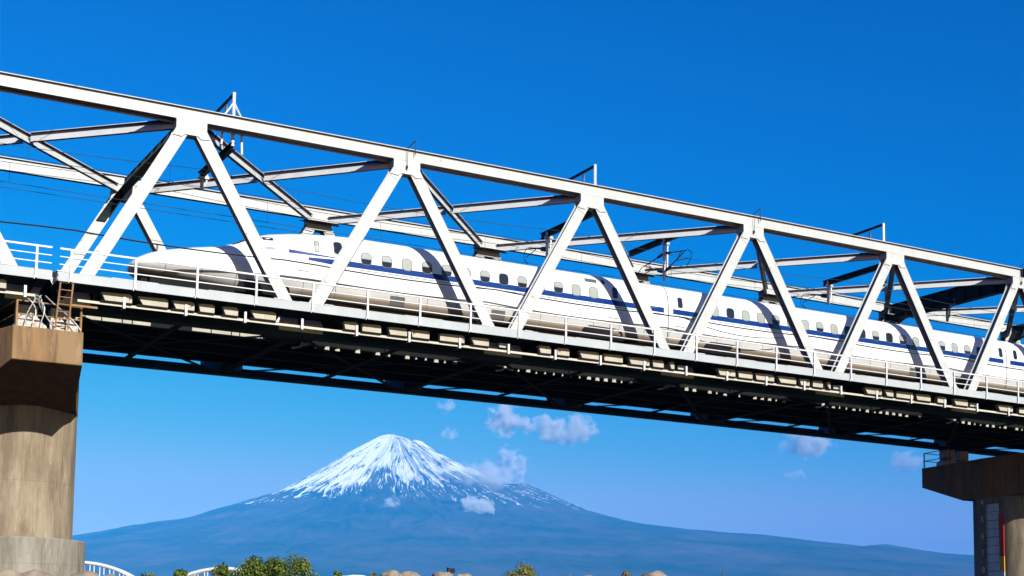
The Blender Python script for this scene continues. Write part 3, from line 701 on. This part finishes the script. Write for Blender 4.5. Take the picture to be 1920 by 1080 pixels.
for xg in (30.53, 55.21):
    b = MB(); s = section(20, False); b.loft([[(x, TY-u*.985, z-.02 if z > 4 else z) for u, z in s]+[(x, TY+u*.985, z-.02 if z > 4 else z) for u, z in s[-2:0:-1]] for x in (xg-.05, xg+.05)]); b.build('gangway', M['gasket'], train)
# dark block added to stand for the black shade under the nose
b = MB(); b.box(4.0, 12.0, TY-1.05, TY+1.05, RZ+.02, RZ+.42); b.box(3.7, 4.0, TY-.7, TY+.7, RZ+.05, RZ+.5); b.build('nose_shade_block', M['girder'], train)

# ------------------------------------------------------------------ overhead line equipment
def cat_support(x0, label, near_mast, far_mast, drops, ya=.55, yb=WD-.55, zb=8.02):
    root = empty('catenary_support', (x0, 5.5, 8.0), label, 'overhead line support', 'overhead line supports on the bridge')
    b = MB(); b.hbeam((x0, ya, zb), (x0, yb, zb), (0, 0, 1), .22, .30, .02, .02); b.build('cross_beam', M['dark'], root)
    if near_mast:
        b = MB(); zt_ = 10.42
        b.tube([(x0, .62, zb), (x0, .62, zt_)], .075, 8); b.tube([(x0-.5, .62, zb), (x0-.42, .62, H+.2), (x0, .62, zt_-.45)], .05, 8) if near_mast == 2 else None
        if near_mast == 2: b.tube([(x0+.42, .62, zb-.3), (x0+.36, .62, H+.2), (x0, .62, zt_-.45)], .05, 8)
        b.build('mast', M['white'], root)
        b = MB(); b.beam((x0, .6, zt_-.06), (x0, 3.2, zt_-.10), .07, .13); b.build('feeder_arm', M['dark'], root)
        [(lambda b, y: (b.tube([(x0, y, zt_-.2), (x0, y, zt_-.55)], .05, 8), b.build('insulator', M['insul'], root)))(MB(), y) for y in (2.75, 1.7)]
    if far_mast:
        b = MB(); b.tube([(x0, WD-.62, zb-1), (x0, WD-.62, 10.9)], .075, 8); b.build('mast', M['dark'], root)
    for yp, zlow, col, arms in drops:
        b = MB(); b.tube([(x0, yp, zb+.1), (x0, yp, zlow)], .085, 8); b.tube([(x0+.24, yp, zb+.1), (x0+.2, yp, zlow+.35), (x0, yp, zlow+.1)], .05, 8); b.box(x0-.12, x0+.3, yp-.1, yp+.1, zb-.25, zb-.12); b.build('drop_post', M[col], root)
        for yc in arms:
            sg = 1 if yc > yp else -1; tip = Vector((x0, yc, 7.72)); low = Vector((x0, yp, zlow+.45)); up = Vector((x0, yp, zb-.75))
            b = MB(); b.tube([up, tip+Vector((0, -sg*.1, .02))], .03, 6); b.tube([low, tip+Vector((0, -sg*.35, -.02))], .03, 6); b.tube([tip+Vector((0, 0, .05)), tip+Vector((0, sg*.35, -.18)), tip+Vector((0, sg*.3, -.5)), tip+Vector((0, -sg*.1, -.85))], .022, 6)
            mid_ = low.lerp(tip, .55); b.tube([mid_, up.lerp(tip, .72)], .022, 6); b.tube([mid_, tip+Vector((0, sg*.1, -.45))], .022, 6)
            b.build('cantilever', M['black'], root)
            for p, q in ((up, up.lerp(tip, .3)), (low, low.lerp(tip, .3))):
                b = MB(); b.tube([p+(q-p)*.15, p+(q-p)*.3, p+(q-p)*.9, q], [.04, .085, .075, .03], 8); b.build('insulator', M['wire'], root)
    return root
cat_support(7.0, 'white A shaped catenary mast rising over the top chord, first from the left', 2, False, ((4.9, 7.25, 'white', ()),), .55, 5.3)
cat_support(25.55, 'white catenary post and sloping arm above the third top node of the truss', 1, False, ((5.2, 6.7, 'galv', (7.3,)),), .55, 5.8)
cat_support(33.0, 'catenary support with black cantilever brackets hanging over the gap between the train cars', 0, False, ((5.2, 6.55, 'galv', (3.05, 7.3)),), 3.9, 8.6, 8.8)
cat_support(44.75, 'white catenary post and arm near the right end of the span', 1, False, ((5.2, 6.7, 'galv', (7.3,)),), .55, 5.6)
cat_support(54.4, 'dark catenary support with mast on the far truss beside the right portal frame', 0, True, ((5.2, 6.9, 'dark', ()),), 4.6, WD-.5)
# looped pipes by the third node
def catline(pts, r, name, mat, label, cat='overhead wire', drop=None):
    b = MB(); b.tube(pts, r, 6)
    if drop:
        for p in pts[2::4]: b.tube([p, (p[0], p[1], drop)], .008, 4)
    o = b.build(name, M[mat]); return tag(o, label, cat)
def sagging(y, z, sag, sp, x0=-70, x1=125, zoff=0):
    P = []; x = x0
    n = int((x1-x0)/1.5)
    for i in range(n+1):
        x = x0+(x1-x0)*i/n; s = sp; ph = ((x-sp[0]) % sp[1])/sp[1]; P.append((x, y, z-sag*4*ph*(1-ph)))
    return P
SP = (25.55, 19.2)
catline(sagging(2.75, 9.85, .12, SP), .012, 'feeder_wire', 'wirelit', 'thin pale wire running just above the near top chord along the whole bridge')
catline([(x, 3.05, 6.80) for x in np.linspace(-70, 125, 40)], .012, 'contact_wire', 'wire', 'thin dark contact wire just above the roof of the train')
catline(sagging(3.05, 7.62, .35, SP), .012, 'messenger_wire', 'wirelit', 'thin pale sagging messenger wire above the track of the train', drop=6.8)
catline([(x, 7.3, 6.70) for x in np.linspace(-70, 125, 40)], .013, 'contact_wire', 'wire', 'lowest dark wire over the empty far track')
catline([(x, 7.3, 6.95) for x in np.linspace(-70, 125, 40)], .013, 'auxiliary_wire', 'wire', 'dark wire a hand above the lowest wire over the empty far track')
catline(sagging(7.3, 8.15, .3, SP), .013, 'messenger_wire', 'wire', 'dark sagging wire high over the far track with thin droppers hanging from it', drop=6.95)
catline(sagging(9.6, 8.5, .3, SP), .012, 'feeder_wire', 'wire', 'dark wire strung beside the far truss, farthest from the viewer')
catline(sagging(.62, 3.38, .14, (10.0, 10.0)), .032, 'signal_cable', 'black', 'thick black cable strung along the near truss legs in front of the train', 'cable')
b = MB(); P = []
for i in range(13): t = i/12; P.append((31.0+t*6.5, .60, 3.32-2.6*t*(1-t)*.55-.25*t))
b.tube(P, .022, 6); tag(b.build('loose_cable', M['black']), 'thin black cable hanging in a loop below the thick cable, right of the car joint', 'cable')

# ------------------------------------------------------------------ plants, stones, arches
def leafmat(name, c1, c2, c3):
    mt, nt, b = newmat(name); oi = nt.nodes.new('ShaderNodeNewGeometry')
    c = ramp(nt, oi.outputs['Random Per Island'], [(0, c1), (.5, c2), (1, c3)])
    nt.links.new(c, b.inputs['Base Color']); b.inputs['Roughness'].default_value = .6; b.inputs['Specular IOR Level'].default_value = .2
    tr = nt.nodes.new('ShaderNodeBsdfTranslucent'); nt.links.new(c, tr.inputs[0]); mx = nt.nodes.new('ShaderNodeMixShader'); mx.inputs[0].default_value = .3
    nt.links.new(b.outputs[0], mx.inputs[1]); nt.links.new(tr.outputs[0], mx.inputs[2]); nt.links.new(mx.outputs[0], nt.nodes['Material Output'].inputs[0]); return mt
M['leafg'] = leafmat('leaf_green', (.03, .07, .01), (.11, .17, .02), (.26, .28, .04))
M['leafo'] = leafmat('leaf_olive', (.12, .13, .03), (.22, .22, .05), (.33, .30, .08))
M['leafb'] = leafmat('leaf_brown', (.18, .12, .04), (.30, .22, .08), (.36, .30, .12))
M['bark'] = paint('bark', (.12, .09, .06), .9, .3, .3)
M['stone'] = concrete('tan_stone', (.33, .26, .18), (.28, .22, .16), (.18, .14, .10))
def bank(x, y, z, r):
    k = 108.06/(y+58.06) if y < 40 else 1; return (-12.05+(x+12.05)*k, -58.06+(y+58.06)*k, -13.11+(z+13.11)*k, r*k)
def tree(x, y, zg, ztop, rad, label, mat='leafg', n=2600, leaf=.16, seed=1, name='tree', cat='tree', clumps=9, trunk=True):
    rnd = random.Random(seed); x, y, ztop, rad = bank(x, y, ztop, rad); root = empty(name, (x, y, zg), label, cat)
    hgt = ztop-zg; cz = ztop-rad*.95
    tb = MB()
    if trunk:
        tb.tube([(x, y, zg-.2), (x+.05, y, zg+hgt*.35), (x-.05, y, cz)], [rad*.09, rad*.07, rad*.04], 7)
    cl = []
    for i in range(clumps):
        a = rnd.uniform(0, 6.283); rr = rad*rnd.uniform(.25, .72); zz = cz+rad*rnd.uniform(-.65, .55); cr = rad*rnd.uniform(.26, .46)
        cx_, cy_ = x+rr*math.cos(a), y+rr*math.sin(a)*.8; cl.append((cx_, cy_, min(zz, ztop-cr*.9), cr))
        tb.tube([(x, y, zg+hgt*.3), ((x+cx_)/2, (y+cy_)/2, (zg+hgt*.3+zz)/2+.1), (cx_, cy_, zz)], [rad*.035, rad*.025, rad*.012], 5)
    cl.append((x, y, ztop-rad*.42, rad*.40))
    tb.build('trunk', M['bark'], root, cam=False)
    lb = MB()
    for i in range(n):
        cx_, cy_, cz_, cr = rnd.choice(cl); u = Vector((rnd.gauss(0, 1), rnd.gauss(0, 1), rnd.gauss(0, 1))).normalized()
        rr = cr*(rnd.random()**.35)*rnd.choice((1, 1, 1, 1.15)); c = Vector((cx_, cy_, cz_))+u*rr
        a = (u+Vector((rnd.uniform(-.6, .6), rnd.uniform(-.6, .6), rnd.uniform(-.3, .9)))).normalized(); t = a.cross(Vector((rnd.uniform(-1, 1), rnd.uniform(-1, 1), rnd.uniform(-1, 1)))).normalized(); s_ = a.cross(t)
        l = leaf*rnd.uniform(.6, 1.3); lb.add([c-t*l, c+s_*l*.5, c+t*l, c-s_*l*.5], [(0, 1, 2, 3)])
    lb.build('crown', M[mat], root, cam=False)
    return root
GZ = -11.8
tree(24.5, 46.0, GZ, -6.95, 1.95, 'dark green leafy tree left of the taller rounded green tree under the bridge', 'leafg', 9000, .12, 3, clumps=18)
tree(27.1, 44.8, GZ, -6.62, 2.55, 'tallest rounded green tree below the left flank of the snowy mountain', 'leafg', 13000, .12, 8, clumps=26)
tree(25.6, 45.6, GZ, -7.75, 1.5, 'low green bush filling the gap between the two biggest green trees', 'leafg', 4200, .12, 31, 'bush', 'bush', 10)
tree(22.2, 46.4, GZ, -7.55, .8, 'small green tree at the left foot of the dark leafy tree', 'leafg', 1500, .11, 12)
tree(19.2, 47.4, GZ, -8.05, .7, 'small dark bush left of the second white arch', 'leafg', 900, .11, 5, 'bush', 'bush', 5)
tree(46.4, 122.7, -12.3, -3.7, 2.3, 'pale olive bushy tree growing just behind the second white arch', 'leafo', 1800, .22, 6)
tree(34.5, 140.0, -12.3, -4.6, 3.0, 'hazy pale olive tree behind the first white arch', 'leafo', 1500, .24, 16)
tree(30.1, 43.5, GZ, -7.95, .62, 'small lone dark green tree right of the tallest tree', 'leafg', 800, .12, 7)
tree(26.5, 28.8, -10.9, -8.75, .75, 'low yellow green bush left of the tan boulders', 'leafo', 1300, .09, 9, 'bush', 'bush', 6, False)
tree(42.7, 37.4, -11.5, -7.05, 1.65, 'round olive green bush in the middle of the riverbank right of the boulders', 'leafo', 4500, .10, 10, 'bush', 'bush', 12)
tree(41.2, 21.0, -10.8, -8.42, .62, 'low brown green bush beside the ribbed tan boulder at the right', 'leafb', 1500, .09, 14, 'bush', 'bush', 6, False)
tree(42.2, 20.3, -10.8, -8.55, .6, 'rusty brown shrub just left of the ribbed tan boulder at the right', 'leafb', 1200, .09, 15, 'bush', 'bush', 6, False)
tree(37.9, 22.8, -10.8, -8.72, .55, 'sparse low bush in the gap between the olive bush and the right boulders', 'leafo', 500, .09, 17, 'bush', 'bush', 5, False)
# spiky tuft
root = empty('spiky_plant', (17.0, 48.0, GZ), 'small spiky palm like plant between the two white arches', 'plant'); b = MB(); rnd = random.Random(2)
for i in range(26):
    a = rnd.uniform(0, 6.28); e = rnd.uniform(.3, 1.3); L = rnd.uniform(.7, 1.0); d = Vector((math.cos(a)*math.cos(e), math.sin(a)*math.cos(e), math.sin(e)))
    p = Vector((17, 48, -9.0)); q = p+d*L; s_ = d.cross(Vector((0, 0, 1))).normalized()*.05; q2 = p+d*L*.6; b.add([p-s_, q2-s_*1.3, q-Vector((0, 0, .15)), q2+s_*1.3, p+s_], [(0, 1, 2, 3, 4)])
b.build('leaf_crown', M['leafg'], root, cam=False); b = MB(); b.tube([(17, 48, GZ), (17, 48, -8.95)], .09, 6); b.build('stem', M['bark'], root, cam=False)

def boulder(x, y, ztop, r, label, seed, group='boulders along the riverbank'):
    if y > 0: x, y, ztop, r = bank(x, y, ztop, r)
    rnd = random.Random(seed); bm = bmesh.new(); bmesh.ops.create_icosphere(bm, subdivisions=4, radius=1)
    sx, sy, sz = r*rnd.uniform(.9, 1.15), r*rnd.uniform(.8, 1.1), r*rnd.uniform(.75, .95)
    for v in bm.verts:
        n_ = noise.fractal(v.co*1.3+Vector((seed*3.1, 0, 0)), 1, 2, 4)*.16+noise.noise(v.co*5+Vector((seed, 0, 0)))*.03
        v.co *= 1+n_*1.25; v.co = Vector((v.co.x*sx, v.co.y*sy, v.co.z*sz))
    me = bpy.data.meshes.new('boulder'); bm.to_mesh(me); bm.free(); me.polygons.foreach_set('use_smooth', [True]*len(me.polygons)); me.materials.append(M['stone'])
    zt = max(v.co.z for v in me.vertices); o = bpy.data.objects.new('boulder', me); C.objects.link(o); o.location = (x, y, ztop-zt); tag(o, label, 'boulder', group); return o
for i, (x, y, z, r, l) in enumerate([(23.5, 19.2, -9.05, .75, 'left one of the close pair of tan boulders below the mountain'), (24.4, 18.7, -9.13, .72, 'tan boulder right of its twin, left of the one with the black object'),
    (26.15, 17.9, -9.13, .78, 'tan boulder with a small black object on its top'), (27.3, 17.3, -9.2, .72, 'tan boulder just right of the one with the black object'), (30.4, 15.6, -9.16, .72, 'tan boulder in front of the round olive bush'),
    (33.6, 13.6, -9.22, .5, 'smallest tan boulder alone between the sparse bush and the brown shrubs'), (36.9, 11.4, -8.93, .85, 'ribbed tan boulder at the right, largest of the bank')]): boulder(x, y, z, r, l, i+1)
for i, (x, y, z, r, l) in enumerate([(-4.3, -8.5, -10.9, .7, 'grey boulder at the foot of the left pier, leftmost in the photo'), (-3.3, -8.9, -10.98, .5, 'small grey boulder at the foot of the left pier between two larger ones'), (-2.2, -8.2, -10.93, .6, 'pointed grey boulder at the middle of the left pier foot'), (-.6, -8.4, -10.92, .6, 'grey boulder at the right corner of the left pier foot'), (.3, -8.0, -10.98, .45, 'low grey boulder just right of the left pier foot, by the first white arch')]):
    boulder(x, y, z, r, l, i+21, 'boulders at the foot of the left pier')
b = MB(); rnd = random.Random(5); pts = []
for i in range(60):
    bx_ = bank(26.55, 17.6, -9.05, 1); c = Vector((bx_[0]+rnd.uniform(-.28, .28), bx_[1]+rnd.uniform(-.1, .1), bx_[2]+rnd.uniform(-.15, .12))); s_ = rnd.uniform(.05, .1); b.obox(c, Vector((1, rnd.uniform(-.5, .5), rnd.uniform(-.4, .4))).normalized(), (0, 1, 0), (0, 0, 1), s_, s_, s_*.8)
tag(b.build('black_cloth', M['black'], None, cam=False), 'small crumpled black object lying on top of a tan boulder', 'black cloth')
b = MB(); b.beam(bank(39.85, 9.25, -9.9, 1)[:3], bank(40.12, 9.25, -8.86, 1)[:3], .09, .07); tag(b.build('stick', M['bark'], None, cam=False), 'short dark stick leaning up from the bank at the right', 'stick')
# white arches of a pipe bridge
def arch(px, py, zc, R_, label):
    root = empty('arch_bridge', (px, py, zc-R_), label, 'arch bridge', 'white arches beyond the river'); d = Vector((CR.x, CR.y, 0)).normalized(); q = Vector((-d.y, d.x, 0))
    for side in (0, 2.4):
        pts = []
        for i in range(41):
            a = R(-62+124*i/40); p = Vector((px, py, zc-R_))+d*R_*math.sin(a)*1.05+Vector((0, 0, R_*math.cos(a)))+q*side; pts.append(p)
        b = MB(); b.tube(pts, .30 if side == 0 else .22, 8); b.build('arch_rib', M['white'], root, cam=False)
        for i in range(-7, 8):
            s_ = i*1.65; zz = math.sqrt(max(0, R_*R_-(s_/1.05)**2)); p = Vector((px, py, zc-R_))+d*s_+q*side
            if zz > 8: b = MB(); b.tube([p+Vector((0, 0, zz)), p+Vector((0, 0, 7))], .10, 6); b.build('hanger', M['white'], root, cam=False)
    b = MB(); c = Vector((px, py, zc-R_+7))+q*1.2; b.obox(c, d, q, (0, 0, 1), 16, 1.4, .4); b.build('deck', M['white'], root, cam=False)
    for s_ in (-15, 15):
        b = MB(); c = Vector((px, py, (zc-R_+6.6-13)/2))+q*1.2+d*s_; b.obox(c, d, q, (0, 0, 1), .8, 1.4, abs(zc-R_+6.6+13)/2); b.build('arch_pier', M['white'], root, cam=False)
arch(44.2-1, 185.5, -1.05, 15.5, 'white arch with vertical hangers just right of the left pier foot')
arch(65.9, 179.5, -1.5, 15.5, 'second white arch partly hidden by the green trees')
root = empty('shed', (42.9, 70.7, GZ), 'low white roof showing right of the lone small tree', 'shed')
b = MB(); b.box(41.7, 44.3, 69.5, 72.5, GZ-.5, -7.6); b.build('wall', M['white'], root, cam=False)
b = MB(); b.prism_y([(41.4, -7.6), (44.6, -7.6), (44.2, -7.2), (43.4, -7.05), (42.4, -7.05), (41.8, -7.2)], 69.3, 72.7); b.build('roof', M['white'], root, cam=False)
HZD = .84/23000; HZC = (.02, .40, 1.0)
def cloud(loc, rx, ry, rz, dens, seed, label, thr=.48, name='cloud'):
    bm = bmesh.new(); bmesh.ops.create_icosphere(bm, subdivisions=3, radius=1); me = bpy.data.meshes.new(name)
    for v in bm.verts: v.co = Vector((v.co.x*rx, v.co.y*ry, v.co.z*rz))
    bm.to_mesh(me); bm.free(); o = bpy.data.objects.new(name, me); C.objects.link(o); o.location = loc
    o.rotation_euler = (0, 0, -math.atan2(loc[0]+12, loc[1]+58)); tag(o, label, 'cloud', None, 'stuff')
    mt = bpy.data.materials.new(name); mt.use_nodes = True; nt = mt.node_tree; nt.nodes.remove(nt.nodes['Principled BSDF'])
    tc = nt.nodes.new('ShaderNodeTexCoord'); mp = nt.nodes.new('ShaderNodeMapping'); mp.inputs['Scale'].default_value = (1/rx, 1/ry, 1/rz); nt.links.new(tc.outputs['Object'], mp.inputs[0])
    ln = nt.nodes.new('ShaderNodeVectorMath'); ln.operation = 'LENGTH'; nt.links.new(mp.outputs[0], ln.inputs[0])
    mp2 = nt.nodes.new('ShaderNodeMapping'); q = 2.1/max(rx, rz); mp2.inputs['Scale'].default_value = (q, q, q); mp2.inputs['Location'].default_value = (seed*3.7, seed, 0); nt.links.new(tc.outputs['Object'], mp2.inputs[0])
    nz = noisef(nt, mp2.outputs[0], 1.0, 5, .6)
    f = mathn(nt, 'SUBTRACT', mathn(nt, 'SUBTRACT', nz, thr), mathn(nt, 'MULTIPLY', mathn(nt, 'POWER', ln.outputs['Value'], 2.0), .30))
    f = mathn(nt, 'MULTIPLY', mathn(nt, 'MAXIMUM', f, 0.0), dens*9)
    pv = nt.nodes.new('ShaderNodeVolumePrincipled'); pv.inputs['Color'].default_value = (.97, .97, .98, 1); pv.inputs['Anisotropy'].default_value = -.6; nt.links.new(f, pv.inputs['Density'])
    nt.links.new(pv.outputs[0], nt.nodes['Material Output'].inputs['Volume']); me.materials.append(mt); return o
cloud((20481, 36602, 6428), 820, 500, 620, .0085, 1, 'small white cloud just under the bridge, upper left of the pair right of the peak', .36)
cloud((21877, 35786, 6125), 1350, 600, 640, .0085, 2, 'larger ragged white cloud just under the bridge, right of the peak', .38)
cloud((20576, 36549, 5071), 700, 450, 700, .0075, 3, 'puffy white cloud over the right shoulder of the snowy mountain', .36)
cloud((27551, 31631, 5648), 1000, 600, 520, .0045, 4, 'wide faint cloud touching the underside of the bridge toward the right pier', .36)
cloud((27295, 31852, 4819), 450, 300, 260, .0030, 5, 'tiny faint cloud patch below the wide faint cloud', .38)
cloud((29584, 29742, 5165), 620, 400, 430, .0036, 6, 'small faint cloud just left of the right pier cap', .36)
cloud((18898, 37443, 6813), 430, 300, 330, .0028, 7, 'thin wisp of cloud right under the bridge above the peak', .38)
cloud((18965, 37409, 6007), 380, 300, 260, .0028, 8, 'tiny wisp of cloud just right of the snowy peak', .38)
cloud((9152, 17154, 1788), 300, 220, 190, .018, 9, 'small white cloud in front of the dark right flank of the mountain', .36, 'cloud')
cloud((9211, 17122, 2230), 620, 260, 260, .0035, 10, 'grey veil of cloud over the right snow slope of the mountain', .33, 'cloud')
cloud((8117, 17666, 1805), 180, 120, 150, .006, 11, 'tiny pale wisp below the middle of the snow line', .36, 'cloud')

b = MB(); b.box(-30000, 40000, -200, 34000, -16, 3290)
hz = b.build('haze', [], None, cam=False); tag(hz, kind='stuff'); mt = bpy.data.materials.new('haze'); mt.use_nodes = True; nt = mt.node_tree; nt.nodes.remove(nt.nodes['Principled BSDF'])
pv = nt.nodes.new('ShaderNodeVolumePrincipled'); pv.inputs['Density'].default_value = HZD; pv.inputs['Color'].default_value = (*HZC, 1); pv.inputs['Anisotropy'].default_value = -.5
nt.links.new(pv.outputs[0], nt.nodes['Material Output'].inputs['Volume']); hz.data.materials.append(mt)
